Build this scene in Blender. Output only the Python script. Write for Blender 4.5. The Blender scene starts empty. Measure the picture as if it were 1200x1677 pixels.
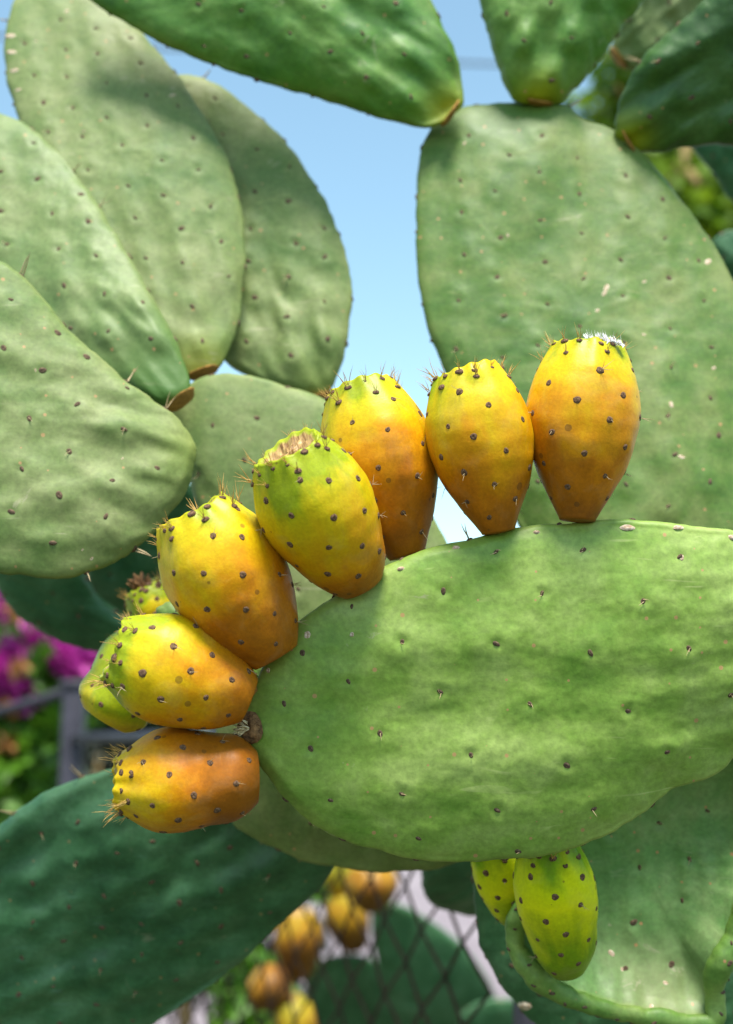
import bpy, math, random
import numpy as np
from mathutils import Vector, Matrix

random.seed(7)
rng = np.random.default_rng(11)
C = bpy.context.scene.collection
scene = bpy.context.scene

# ------------------------------------------------------------------ camera
PITCH = math.radians(10.0)
CAM = Vector((0.0, 0.0, 1.4))
FPX = 45.0 / 36.0 * 1677.0
FOCUS = 0.552
cam_d = bpy.data.cameras.new('camera')
cam_d.sensor_fit = 'VERTICAL'
cam_d.sensor_height = 36.0
cam_d.sensor_width = 36.0
cam_d.lens = 45.0
cam_d.clip_start = 0.02
cam_d.clip_end = 3000.0
cam_d.dof.use_dof = True
cam_d.dof.focus_distance = FOCUS
cam_d.dof.aperture_fstop = 6.0
cam_d.dof.aperture_blades = 7
cam = bpy.data.objects.new('camera', cam_d)
C.objects.link(cam)
cam.location = CAM
cam.rotation_euler = (math.pi / 2 + PITCH, 0, 0)
scene.camera = cam

# ------------------------------------------------------------------ sky + sun
SUN_EL = math.radians(68.0)
SUN_AZ = math.radians(171.0)            # clockwise from +Y : behind the camera, a little to the right
world = bpy.data.worlds.new('World')
scene.world = world
world.use_nodes = True
nt = world.node_tree
nt.nodes.clear()
w_out = nt.nodes.new('ShaderNodeOutputWorld')
w_bg = nt.nodes.new('ShaderNodeBackground')
w_sky = nt.nodes.new('ShaderNodeTexSky')
w_sky.sky_type = 'NISHITA'
w_sky.sun_disc = False
w_sky.sun_elevation = SUN_EL
w_sky.sun_rotation = SUN_AZ
w_sky.altitude = 0
w_sky.air_density = 1.0
w_sky.dust_density = 0.6
w_sky.ozone_density = 2.0
w_bg.inputs['Strength'].default_value = 0.15
w_mul = nt.nodes.new('ShaderNodeMix'); w_mul.data_type = 'RGBA'; w_mul.blend_type = 'MULTIPLY'
w_mul.inputs[0].default_value = 1.0
w_mul.inputs[7].default_value = (1.14, 1.21, 0.98, 1)      # white balance of the photograph's sky
nt.links.new(w_sky.outputs[0], w_mul.inputs[6])
nt.links.new(w_mul.outputs[2], w_bg.inputs['Color'])
nt.links.new(w_bg.outputs[0], w_out.inputs['Surface'])

sun_d = bpy.data.lights.new('sun', 'SUN')
sun_d.energy = 4.6
sun_d.angle = math.radians(16.0)
sun_d.color = (1.0, 0.95, 0.86)
sun = bpy.data.objects.new('sun', sun_d)
C.objects.link(sun)
to_sun = Vector((math.sin(SUN_AZ) * math.cos(SUN_EL), math.cos(SUN_AZ) * math.cos(SUN_EL), math.sin(SUN_EL)))
sun.rotation_euler = to_sun.to_track_quat('Z', 'Y').to_euler()
sun.location = (1, -3, 6)

scene.view_settings.view_transform = 'Standard'
scene.view_settings.look = 'None'
scene.view_settings.exposure = 0.9
scene.view_settings.gamma = 1.0
scene.view_settings.use_curve_mapping = False

# ------------------------------------------------------------------ geometry helpers
FWD = Vector((0, math.cos(PITCH), math.sin(PITCH)))
UP = Vector((0, -math.sin(PITCH), math.cos(PITCH)))
RIGHT = Vector((1, 0, 0))


def P(px, py, d):
    """world point seen at photo pixel (px, py), d metres along the view axis"""
    px, py, d = float(px), float(py), float(d)
    return CAM + d * (FWD + ((px - 600.0) / FPX) * RIGHT + ((838.5 - py) / FPX) * UP)


_perm = rng.permutation(256)
_perm = np.concatenate([_perm, _perm, _perm])
_g2 = np.stack([np.cos(np.arange(256) * 2.399963), np.sin(np.arange(256) * 2.399963)], 1)


def noise2(x, y, seed=0):
    x = np.asarray(x, float) + seed * 17.31
    y = np.asarray(y, float) - seed * 9.73
    xi = np.floor(x).astype(int); yi = np.floor(y).astype(int)
    xf = x - xi; yf = y - yi
    u = xf * xf * xf * (xf * (xf * 6 - 15) + 10); v = yf * yf * yf * (yf * (yf * 6 - 15) + 10)

    def g(ix, iy, dx, dy):
        h = _perm[(_perm[ix & 255] + iy) & 255]
        return _g2[h, 0] * dx + _g2[h, 1] * dy
    n00 = g(xi, yi, xf, yf); n10 = g(xi + 1, yi, xf - 1, yf)
    n01 = g(xi, yi + 1, xf, yf - 1); n11 = g(xi + 1, yi + 1, xf - 1, yf - 1)
    a = n00 + u * (n10 - n00); b = n01 + u * (n11 - n01)
    return (a + v * (b - a)) * 1.5


def fbm(x, y, seed=0, oct=3):
    t = 0; a = 1.0
    for o in range(oct):
        t = t + a * noise2(np.asarray(x) * 2 ** o, np.asarray(y) * 2 ** o, seed + o * 3)
        a *= 0.5
    return t


def mesh_from(name, V, F, mat, smooth=True, attrs=None):
    """V (n,3) array; F (m,4) or (m,3) array or list of both"""
    me = bpy.data.meshes.new(name)
    V = np.asarray(V, np.float32)
    fl = F if isinstance(F, list) else [F]
    fl = [np.asarray(f, np.int32) for f in fl if len(f)]
    loops = np.concatenate([f.ravel() for f in fl])
    sizes = np.concatenate([np.full(len(f), f.shape[1], np.int32) for f in fl])
    starts = np.concatenate([[0], np.cumsum(sizes)[:-1]]).astype(np.int32)
    me.vertices.add(len(V)); me.vertices.foreach_set('co', V.ravel())
    me.loops.add(len(loops)); me.loops.foreach_set('vertex_index', loops)
    me.polygons.add(len(sizes)); me.polygons.foreach_set('loop_start', starts)
    try:
        me.polygons.foreach_set('loop_total', sizes)
    except Exception:
        pass
    if smooth:
        me.polygons.foreach_set('use_smooth', np.ones(len(sizes), bool))
    if attrs:
        for k, v in attrs.items():
            a = me.attributes.new(k, 'FLOAT', 'POINT')
            a.data.foreach_set('value', np.asarray(v, np.float32))
    me.update(calc_edges=True)
    me.validate()
    if mat:
        me.materials.append(mat)
    return me


def link(name, me, parent=None, mw=None):
    o = bpy.data.objects.new(name, me)
    C.objects.link(o)
    if parent is not None:
        o.parent = parent
    if mw is not None:
        o.matrix_local = mw
    return o


def tag(o, label=None, cat=None, group=None, kind=None):
    if label: o['label'] = label
    if cat: o['category'] = cat
    if group: o['group'] = group
    if kind: o['kind'] = kind
    return o


def empty(name, loc=(0, 0, 0), mw=None):
    o = bpy.data.objects.new(name, None)
    o.empty_display_size = 0.02
    C.objects.link(o)
    if mw is not None:
        o.matrix_world = mw
    else:
        o.location = loc
    return o


def tube_arrays(pts, rad, n=8, cap=True):
    pts = [Vector(p) for p in pts]
    V = []; F = []
    m = len(pts)
    if not hasattr(rad, '__len__'):
        rad = [rad] * m
    ref = Vector((0.13, 0.31, 0.94)).normalized()
    for i, p in enumerate(pts):
        t = (pts[min(i + 1, m - 1)] - pts[max(i - 1, 0)]).normalized()
        a = t.cross(ref)
        if a.length < 1e-4: a = t.cross(Vector((1, 0, 0)))
        a.normalize(); b = t.cross(a)
        for k in range(n):
            th = 2 * math.pi * k / n
            q = p + rad[i] * (math.cos(th) * a + math.sin(th) * b)
            V.append(q[:])
    for i in range(m - 1):
        for k in range(n):
            F.append((i * n + k, i * n + (k + 1) % n, (i + 1) * n + (k + 1) % n, (i + 1) * n + k))
    T = []
    if cap:
        V.append(pts[0][:]); V.append(pts[-1][:])
        for k in range(n):
            T.append((m * n, (k + 1) % n, k)); T.append((m * n + 1, (m - 1) * n + k, (m - 1) * n + (k + 1) % n))
    return np.array(V), np.array(F, int), np.array(T, int).reshape(-1, 3)


class MB:
    """collects pieces of ONE part into a single mesh"""
    def __init__(self): self.V = []; self.Q = []; self.T = []; self.n = 0

    def add(self, V, Q=(), T=()):
        V = np.asarray(V, float)
        if len(Q): self.Q.append(np.asarray(Q, int) + self.n)
        if len(T): self.T.append(np.asarray(T, int) + self.n)
        self.V.append(V); self.n += len(V)

    def tube(self, pts, rad, n=8, cap=True):
        v, q, t = tube_arrays(pts, rad, n, cap); self.add(v, q, t)

    def mesh(self, name, mat, smooth=True):
        F = []
        if self.Q: F.append(np.concatenate(self.Q))
        if self.T: F.append(np.concatenate(self.T))
        return mesh_from(name, np.concatenate(self.V), F, mat, smooth)


# ------------------------------------------------------------------ materials
class NB:
    def __init__(self, name):
        self.m = bpy.data.materials.new(name); self.m.use_nodes = True
        self.t = self.m.node_tree; self.t.nodes.clear()
        self.out = self.t.nodes.new('ShaderNodeOutputMaterial')
        self.b = self.t.nodes.new('ShaderNodeBsdfPrincipled')
        self.t.links.new(self.b.outputs[0], self.out.inputs['Surface'])

    def n(self, kind, **kw):
        x = self.t.nodes.new(kind)
        for k, v in kw.items():
            if k in x.inputs: x.inputs[k].default_value = v
            else: setattr(x, k, v)
        return x

    def l(self, a, b): self.t.links.new(a, b)

    def noise(self, vec, scale, detail=3.0, rough=0.55, dist=0.0):
        x = self.n('ShaderNodeTexNoise')
        x.inputs['Scale'].default_value = scale; x.inputs['Detail'].default_value = detail
        x.inputs['Roughness'].default_value = rough; x.inputs['Distortion'].default_value = dist
        if vec is not None: self.l(vec, x.inputs['Vector'])
        return x.outputs[0]

    def ramp(self, fac, stops, interp='LINEAR'):
        x = self.n('ShaderNodeValToRGB'); x.color_ramp.interpolation = interp
        e = x.color_ramp.elements
        while len(e) < len(stops): e.new(0.5)
        for i, (p, c) in enumerate(stops):
            e[i].position = p; e[i].color = (c[0], c[1], c[2], 1) if hasattr(c, '__len__') else (c, c, c, 1)
        self.l(fac, x.inputs[0])
        return x.outputs[0]

    def mix(self, fac, a, b, mode='MIX'):
        x = self.n('ShaderNodeMix', data_type='RGBA', blend_type=mode)
        for v, i in ((fac, 0), (a, 6), (b, 7)):
            if isinstance(v, (int, float)): x.inputs[i].default_value = v
            elif isinstance(v, tuple): x.inputs[i].default_value = (v[0], v[1], v[2], 1)
            else: self.l(v, x.inputs[i])
        return x.outputs[2]

    def math(self, op, a, b=0.0, clamp=False):
        x = self.n('ShaderNodeMath', operation=op, use_clamp=clamp)
        for v, i in ((a, 0), (b, 1)):
            if isinstance(v, (int, float)): x.inputs[i].default_value = v
            else: self.l(v, x.inputs[i])
        return x.outputs[0]

    def attr(self, name, obj=False):
        x = self.n('ShaderNodeAttribute', attribute_name=name)
        if obj: x.attribute_type = 'OBJECT'
        return x.outputs['Fac']

    def bump(self, h, strength, dist=0.001, prev=None):
        x = self.n('ShaderNodeBump'); x.inputs['Strength'].default_value = strength; x.inputs['Distance'].default_value = dist
        self.l(h, x.inputs['Height'])
        if prev is not None: self.l(prev, x.inputs['Normal'])
        return x.outputs[0]


def pad_material(name, deep, mid, pale, base_col, rim_col, rough=0.45, bloom=0.5, specks=0.5, rim=(.93, .995, .5)):
    k = NB(name)
    co = k.n('ShaderNodeTexCoord').outputs['Object']
    oi = k.n('ShaderNodeObjectInfo').outputs['Random']
    sh = k.n('ShaderNodeVectorMath', operation='ADD')
    cm = k.n('ShaderNodeCombineXYZ')
    k.l(k.math('MULTIPLY', oi, 13.7), cm.inputs[0]); k.l(k.math('MULTIPLY', oi, 7.1), cm.inputs[2])
    k.l(co, sh.inputs[0]); k.l(cm.outputs[0], sh.inputs[1])
    v = sh.outputs[0]
    big = k.noise(v, 16, 3.0, 0.55, 0.4)
    med = k.noise(v, 55, 4.0, 0.6, 0.2)
    fine = k.noise(v, 420, 3.0, 0.65)
    f = k.math('ADD', k.math('MULTIPLY', big, 0.55), k.math('MULTIPLY', med, 0.45))
    col = k.ramp(f, [(0.36, deep), (0.5, mid), (0.63, pale)])
    # waxy pale bloom rubbed off in streaks
    mp = k.n('ShaderNodeMapping'); mp.inputs['Scale'].default_value = (30, 95, 40); mp.inputs['Rotation'].default_value = (0, 0, 0.35)
    k.l(v, mp.inputs['Vector'])
    st = k.noise(mp.outputs[0], 1.0, 4.0, 0.62, 0.6)
    col = k.mix(k.math('MULTIPLY', k.ramp(st, [(0.45, 0.0), (0.75, 1.0)]), bloom), col, (pale[0] * 1.25, pale[1] * 1.15, pale[2] * 1.3))
    col = k.mix(0.35, col, k.ramp(fine, [(0.3, 0.25), (0.7, 0.75)]), 'OVERLAY')
    # rim and base colouring (true pigment)
    e = k.attr('edge')
    e2 = k.math('MULTIPLY', k.ramp(e, [(rim[0], 0.0), (rim[1], 1.0)]), k.ramp(med, [(0.35, 0.25), (0.65, 1.0)]))
    col = k.mix(k.math('MULTIPLY', e2, rim[2]), col, rim_col)
    bs = k.attr('base')
    col = k.mix(bs, col, base_col)
    # thin dry scratches
    mp3 = k.n('ShaderNodeMapping'); mp3.inputs['Scale'].default_value = (28, 210, 60); mp3.inputs['Rotation'].default_value = (0, 0, -0.9)
    k.l(v, mp3.inputs['Vector'])
    sr = k.math('MULTIPLY', k.ramp(k.noise(mp3.outputs[0], 1.0, 2.0, 0.5, 1.2), [(0.66, 0.0), (0.72, 1.0)]), k.ramp(k.noise(v, 21, 2.0, 0.5), [(0.5, 0.0), (0.62, 1.0)]))
    col = k.mix(k.math('MULTIPLY', sr, 0.45), col, (pale[0] * 1.7, pale[1] * 1.4, pale[2] * 2.2))
    # corky specks
    vo = k.n('ShaderNodeTexVoronoi', voronoi_dimensions='2D'); vo.inputs['Scale'].default_value = 85
    k.l(v, vo.inputs['Vector'])
    sep = k.n('ShaderNodeSeparateColor'); k.l(vo.outputs['Color'], sep.inputs[0])
    sp = k.math('MULTIPLY', k.math('LESS_THAN', vo.outputs['Distance'], k.math('MULTIPLY', sep.outputs[1], 0.085)), k.math('GREATER_THAN', sep.outputs[0], 0.66))
    col = k.mix(k.math('MULTIPLY', sp, specks), col, (0.42, 0.22, 0.10))
    # pale grey scabs in a few places
    sc = k.math('MULTIPLY', k.ramp(k.noise(v, 33, 6, 0.7, 0.8), [(0.66, 0.0), (0.70, 1.0)]), specks * 0.6)
    col = k.mix(sc, col, (0.36, 0.33, 0.22))
    k.l(col, k.b.inputs['Base Color'])
    r = k.math('ADD', k.math('MULTIPLY', st, 0.25), rough - 0.1)
    k.l(r, k.b.inputs['Roughness'])
    k.b.inputs['Specular IOR Level'].default_value = 0.4
    h = k.bump(fine, 0.10, 0.0006)
    h = k.bump(med, 0.35, 0.0012, h)
    k.l(h, k.b.inputs['Normal'])
    return k.m


M_MAIN = pad_material('cactus_skin_fresh', (0.110, 0.220, 0.022), (0.182, 0.286, 0.044), (0.255, 0.345, 0.084), (0.15, 0.22, 0.02), (0.24, 0.30, 0.06), 0.50, 0.22, 0.8)
M_PALE = pad_material('cactus_skin_glaucous', (0.075, 0.140, 0.028), (0.130, 0.182, 0.050), (0.180, 0.215, 0.078), (0.20, 0.23, 0.012), (0.22, 0.25, 0.07), 0.6, 0.22, 0.7)
M_YOUNG = pad_material('cactus_skin_green_based', (0.095, 0.158, 0.040), (0.140, 0.195, 0.060), (0.185, 0.225, 0.085), (0.035, 0.115, 0.008), (0.20, 0.24, 0.07), 0.55, 0.22, 0.7)
M_MID = pad_material('cactus_skin_streaked', (0.040, 0.108, 0.009), (0.072, 0.142, 0.017), (0.135, 0.182, 0.044), (0.22, 0.23, 0.006), (0.15, 0.18, 0.045), 0.52, 0.38, 0.7)
M_DEEP = pad_material('cactus_skin_deep_green', (0.028, 0.115, 0.007), (0.058, 0.165, 0.012), (0.105, 0.205, 0.028), (0.30, 0.32, 0.004), (0.15, 0.20, 0.035), 0.48, 0.30, 0.6)
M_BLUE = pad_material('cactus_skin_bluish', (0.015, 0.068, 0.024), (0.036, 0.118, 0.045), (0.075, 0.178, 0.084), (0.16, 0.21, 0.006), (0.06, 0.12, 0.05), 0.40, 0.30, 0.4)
M_SHADY = pad_material('cactus_skin_shade_toned', (0.012, 0.052, 0.007), (0.028, 0.088, 0.013), (0.055, 0.125, 0.030), (0.26, 0.30, 0.004), (0.08, 0.13, 0.04), 0.45, 0.3, 0.5)  # darker skin: shade on the overhanging pad is put into its colour
M_OLD = pad_material('cactus_skin_scabby', (0.070, 0.190, 0.045), (0.115, 0.240, 0.068), (0.190, 0.285, 0.105), (0.33, 0.25, 0.15), (0.22, 0.36, 0.02), 0.5, 0.28, 1.0, (.90, .94, .9))


def fruit_material(name, stops, blot=(0.30, 0.11, 0.03), blot_amt=0.45):
    k = NB(name)
    co = k.n('ShaderNodeTexCoord').outputs['Object']
    oi = k.n('ShaderNodeObjectInfo').outputs['Random']
    cm = k.n('ShaderNodeCombineXYZ'); k.l(k.math('MULTIPLY', oi, 9.0), cm.inputs[0]); k.l(k.math('MULTIPLY', oi, 4.0), cm.inputs[1])
    sh = k.n('ShaderNodeVectorMath', operation='ADD'); k.l(co, sh.inputs[0]); k.l(cm.outputs[0], sh.inputs[1])
    v = sh.outputs[0]
    big = k.noise(v, 26, 3.0, 0.5, 0.6)
    mp = k.n('ShaderNodeMapping'); mp.inputs['Scale'].default_value = (95, 95, 22); k.l(v, mp.inputs['Vector'])
    streak = k.noise(mp.outputs[0], 1.0, 3.0, 0.55, 0.5)
    fine = k.noise(v, 700, 2.0, 0.6)
    grain = k.noise(v, 1500, 2.0, 0.5)
    t = k.attr('axial')
    tt = k.math('ADD', t, k.math('MULTIPLY', k.math('SUBTRACT', big, 0.5), 0.95))
    tt = k.math('ADD', tt, k.math('MULTIPLY', k.math('SUBTRACT', streak, 0.5), 0.42))
    tt = k.math('SUBTRACT', tt, k.math('MULTIPLY', k.math('SUBTRACT', k.attr('ripeness', True), 0.5), 0.8), True)
    col = k.ramp(tt, stops)
    bl = k.ramp(k.noise(v, 42, 3.0, 0.6, 1.0), [(0.50, 0.0), (0.74, 1.0)])
    bl = k.math('MULTIPLY', bl, k.ramp(t, [(0.05, 1.0), (0.85, 0.25)]))
    col = k.mix(k.math('MULTIPLY', bl, blot_amt), col, blot)
    col = k.mix(0.22, col, k.ramp(fine, [(0.3, 0.25), (0.7, 0.75)]), 'OVERLAY')
    vo = k.n('ShaderNodeTexVoronoi'); vo.inputs['Scale'].default_value = 130
    k.l(v, vo.inputs['Vector'])
    sp_ = k.n('ShaderNodeSeparateColor'); k.l(vo.outputs['Color'], sp_.inputs[0])
    bm = k.math('MULTIPLY', k.math('LESS_THAN', vo.outputs['Distance'], k.math('MULTIPLY', sp_.outputs[1], 0.26)), k.math('GREATER_THAN', sp_.outputs[0], 0.80))
    col = k.mix(k.math('MULTIPLY', bm, 0.55), col, (0.10, 0.045, 0.012))
    pw = k.ramp(k.noise(v, 60, 4.0, 0.65, 0.5), [(0.52, 0.0), (0.72, 1.0)])
    col = k.mix(k.math('MULTIPLY', pw, 0.10), col, (0.50, 0.42, 0.25))
    scar = k.attr('scar')
    mp2 = k.n('ShaderNodeMapping'); mp2.inputs['Scale'].default_value = (1100, 110, 110); k.l(co, mp2.inputs['Vector'])
    sc_c = k.ramp(k.noise(mp2.outputs[0], 1.0, 3.0, 0.6, 0.3), [(0.35, (0.14, 0.065, 0.02)), (0.65, (0.46, 0.30, 0.12))])
    col = k.mix(scar, col, sc_c)
    k.l(col, k.b.inputs['Base Color'])
    k.b.inputs['Roughness'].default_value = 0.42
    k.b.inputs['Specular IOR Level'].default_value = 0.22
    k.b.inputs['Subsurface Weight'].default_value = 0.10
    k.b.inputs['Subsurface Radius'].default_value = (1.0, 0.5, 0.15)
    k.b.inputs['Subsurface Scale'].default_value = 0.004
    h = k.bump(fine, 0.16, 0.0005)
    h = k.bump(grain, 0.10, 0.0003, h)
    k.l(h, k.b.inputs['Normal'])
    return k.m


M_FRUIT = fruit_material('prickly_pear_skin', [(0.0, (0.27, 0.085, 0.004)), (0.25, (0.46, 0.150, 0.003)), (0.48, (0.60, 0.260, 0.002)), (0.70, (0.60, 0.375, 0.003)), (0.88, (0.50, 0.40, 0.004)), (1.0, (0.26, 0.31, 0.005))], (0.17, 0.055, 0.010), 0.5)
M_FAR = fruit_material('shade_toned_pear_skin', [(0.0, (0.13, 0.05, 0.006)), (0.25, (0.24, 0.10, 0.007)), (0.5, (0.34, 0.18, 0.008)), (0.75, (0.34, 0.24, 0.010)), (1.0, (0.20, 0.20, 0.010))], (0.10, 0.04, 0.012), 0.6)  # darker copy of the pear skin, shade on the far fruits put into colour
M_UNRIPE = fruit_material('unripe_pear_skin', [(0.0, (0.16, 0.25, 0.004)), (0.35, (0.68, 0.64, 0.003)), (0.6, (0.60, 0.62, 0.003)), (0.85, (0.18, 0.31, 0.004)), (1.0, (0.09, 0.21, 0.004))], (0.16, 0.22, 0.006), 0.3)


def simple_mat(name, c1, c2, scale, rough=0.8, bump=0.4, dist=0.0005, spec=0.3):
    k = NB(name)
    co = k.n('ShaderNodeTexCoord').outputs['Object']
    f = k.noise(co, scale, 4.0, 0.6)
    k.l(k.ramp(f, [(0.32, c1), (0.68, c2)]), k.b.inputs['Base Color'])
    k.b.inputs['Roughness'].default_value = rough
    k.b.inputs['Specular IOR Level'].default_value = spec
    k.l(k.bump(f, bump, dist), k.b.inputs['Normal'])
    return k.m


M_AREOLE = simple_mat('areole_felt', (0.030, 0.014, 0.007), (0.21, 0.115, 0.065), 1500, 0.9, 0.8, 0.0004)
M_PADAREOLE = simple_mat('pad_areole_felt', (0.03, 0.017, 0.010), (0.17, 0.11, 0.07), 1500, 0.9, 0.6, 0.0003)
M_SPINE = simple_mat('spine_tan', (0.34, 0.17, 0.035), (0.62, 0.42, 0.13), 300, 0.5, 0.0)
M_SPINE_P = simple_mat('spine_pale', (0.32, 0.22, 0.11), (0.52, 0.41, 0.25), 300, 0.5, 0.0)
M_CORK = simple_mat('cork_scar', (0.30, 0.17, 0.09), (0.72, 0.60, 0.48), 500, 0.9, 0.5)
M_JOINT = simple_mat('joint_cork', (0.22, 0.11, 0.025), (0.42, 0.21, 0.05), 260, 0.85, 0.5)
M_DRY = simple_mat('dry_brown', (0.05, 0.025, 0.012), (0.30, 0.16, 0.07), 350, 0.95, 0.8, 0.001)
M_FIBRE = simple_mat('dry_fibre', (0.52, 0.40, 0.22), (0.80, 0.70, 0.48), 600, 0.8, 0.3)
M_FEATHER = simple_mat('feather_down', (0.70, 0.66, 0.66), (0.86, 0.84, 0.86), 300, 0.8, 0.0)
M_METAL = simple_mat('galvanised_metal', (0.022, 0.020, 0.030), (0.050, 0.046, 0.064), 30, 0.5, 0.1, 0.002)
M_RUST = simple_mat('rusty_wire', (0.012, 0.008, 0.007), (0.035, 0.022, 0.018), 120, 0.9, 0.2, 0.0005, 0.1)
M_BARK = simple_mat('bark', (0.10, 0.065, 0.025), (0.30, 0.22, 0.09), 25, 0.9, 0.8, 0.01)
M_CABLE = simple_mat('cable_rubber', (0.02, 0.02, 0.02), (0.05, 0.05, 0.05), 10, 0.6, 0.0)


def leaf_mat(name, a, b, trans=0.35, scale=9):
    k = NB(name)
    co = k.n('ShaderNodeTexCoord').outputs['Object']
    f = k.noise(co, scale, 3.0, 0.6)
    col = k.ramp(f, [(0.36, a), (0.64, b)])
    k.l(col, k.b.inputs['Base Color'])
    k.b.inputs['Roughness'].default_value = 0.5
    tr = k.n('ShaderNodeBsdfTranslucent'); k.l(col, tr.inputs['Color'])
    mx = k.n('ShaderNodeMixShader'); mx.inputs[0].default_value = trans
    k.l(k.b.outputs[0], mx.inputs[1]); k.l(tr.outputs[0], mx.inputs[2])
    k.l(mx.outputs[0], k.out.inputs['Surface'])
    return k.m


M_LEAF_TREE = leaf_mat('tree_leaf', (0.06, 0.15, 0.008), (0.24, 0.36, 0.014), 0.5)
M_LEAF_BUSH = leaf_mat('bush_leaf', (0.03, 0.10, 0.008), (0.11, 0.26, 0.014))
M_LEAF_HEDGE = leaf_mat('hedge_leaf', (0.008, 0.02, 0.005), (0.025, 0.05, 0.010), 0.15)
M_BRACT = leaf_mat('magenta_bract', (0.30, 0.010, 0.19), (0.52, 0.03, 0.36), 0.35, 12)
M_ORANGE = leaf_mat('orange_petal', (0.30, 0.12, 0.03), (0.40, 0.20, 0.06), 0.3, 12)

# ------------------------------------------------------------------ ground and far things
def ground_mat(name, a, b):
    k = NB(name)
    co = k.n('ShaderNodeTexCoord').outputs['Object']
    f1 = k.noise(co, 0.6, 4.0, 0.6); f2 = k.noise(co, 30, 4.0, 0.7)
    gcol = k.ramp(f1, [(0.35, a), (0.65, b)])
    gcol = k.mix(0.4, gcol, k.ramp(f2, [(0.3, 0.2), (0.7, 0.8)]), 'OVERLAY')
    k.l(gcol, k.b.inputs['Base Color']); k.b.inputs['Roughness'].default_value = 0.95
    k.l(k.bump(f2, 0.4, 0.01), k.b.inputs['Normal'])
    return k.m


n = 40
gx = np.sign(np.linspace(-1, 1, n)) * np.abs(np.linspace(-1, 1, n)) ** 3 * 900
GX, GY = np.meshgrid(gx, gx)
GZ = 0.02 * noise2(GX * 0.7, GY * 0.7) - 0.02
idx = np.arange(n * n).reshape(n, n)
GF = np.stack([idx[:-1, :-1], idx[:-1, 1:], idx[1:, 1:], idx[1:, :-1]], -1).reshape(-1, 4)
g = link('ground', mesh_from('ground', np.stack([GX, GY, GZ], -1).reshape(-1, 3), GF, ground_mat('dark_earth', (0.030, 0.034, 0.014), (0.060, 0.060, 0.030))))
tag(g, 'dark weedy earth under and around the cactus', 'ground', kind='structure')
px_ = np.linspace(-8, 9, 18); py_ = np.linspace(4.2, 24, 20)
PX, PY = np.meshgrid(px_, py_)
idx = np.arange(PX.size).reshape(PX.shape)
PF = np.stack([idx[:-1, :-1], idx[:-1, 1:], idx[1:, 1:], idx[1:, :-1]], -1).reshape(-1, 4)
g = link('path', mesh_from('path', np.stack([PX, PY, 0 * PX + 0.014], -1).reshape(-1, 3), PF, ground_mat('pale_concrete', (0.155, 0.125, 0.14), (0.23, 0.195, 0.21))))
tag(g, 'pale pinkish dusty concrete path beyond the chain link fence', 'path', kind='structure')


def leaves(name, mat, centers, size, parent=None, sj=0.4, up=0.3, kind='stuff'):
    """leaf-sized folded faces spread at the given centres (one mesh part)"""
    N = len(centers)
    c = np.asarray(centers, float)
    d = rng.normal(size=(N, 3)); d[:, 2] -= up; d /= np.linalg.norm(d, axis=1)[:, None]
    r = rng.normal(size=(N, 3)); s = np.cross(d, r); s /= np.linalg.norm(s, axis=1)[:, None]
    nn = np.cross(d, s)
    L = size * (1 + sj * rng.uniform(-1, 1, N))[:, None]
    W = L * 0.30
    V = np.stack([c, c + d * L * .35 + s * W + nn * W * .35, c + d * L * .8 + s * W * .55 + nn * W * .2, c + d * L - nn * W * .3,
                  c + d * L * .8 - s * W * .55 + nn * W * .2, c + d * L * .35 - s * W + nn * W * .35, c + d * L * .55], 1).reshape(-1, 3)
    b = (np.arange(N) * 7)[:, None]
    tri = np.array([[0, 1, 6], [1, 2, 6], [2, 3, 6], [3, 4, 6], [4, 5, 6], [5, 0, 6]])
    F = (b[:, :, None] + tri[None]).reshape(-1, 3)
    o = link(name, mesh_from(name, V, F, mat, smooth=False), parent)
    o['kind'] = kind          # leaves past counting, joined into one part
    return o


def blob_points(blobs, n_per):
    out = []
    for (c, r, k) in blobs:
        p = rng.normal(size=(int(n_per * k), 3)); p /= np.linalg.norm(p, axis=1)[:, None]
        rad = rng.uniform(0.35, 1.0, len(p)) ** 0.6
        out.append(np.array(c[:])[None] + p * rad[:, None] * np.array(r)[None])
    return np.concatenate(out)


# tree at upper right
t_c = P(1230, 330, 4.2)
tree = empty('tree', (t_c.x, t_c.y, 0))
tag(tree, 'leafy yellow-green tree with tan branches behind the cactus at upper right', 'tree')
tb = MB()
base = Vector((t_c.x + 0.15, t_c.y + .2, 0)) - tree.location
fork = P(1235, 560, 4.3) - tree.location
tb.tube([base, (base + fork) * .5 + Vector((.05, 0, 0)), fork], [.07, .055, .045], 10)
for e in ((1115, 270, 4.0), (1060, 330, 3.9), (1000, 130, 4.2), (1200, 180, 4.1), (1350, 200, 4.3), (1150, 420, 3.9)):
    q = P(*e) - tree.location
    mid = (fork + q) * .5 + Vector((0, 0, .04))
    tb.tube([fork, mid, q], [.034, .024, .010], 8)
tb.tube([P(1060, 330, 3.9) - tree.location, P(1110, 290, 3.92) - tree.location, P(1125, 235, 3.95) - tree.location], [.02, .02, .016], 8)
tb.tube([P(1125, 280, 3.92) - tree.location, P(1165, 330, 3.9) - tree.location, P(1175, 400, 3.9) - tree.location], [.016, .014, .012], 8)
link('trunk', tb.mesh('trunk', M_BARK), tree)
blobs = []
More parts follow.
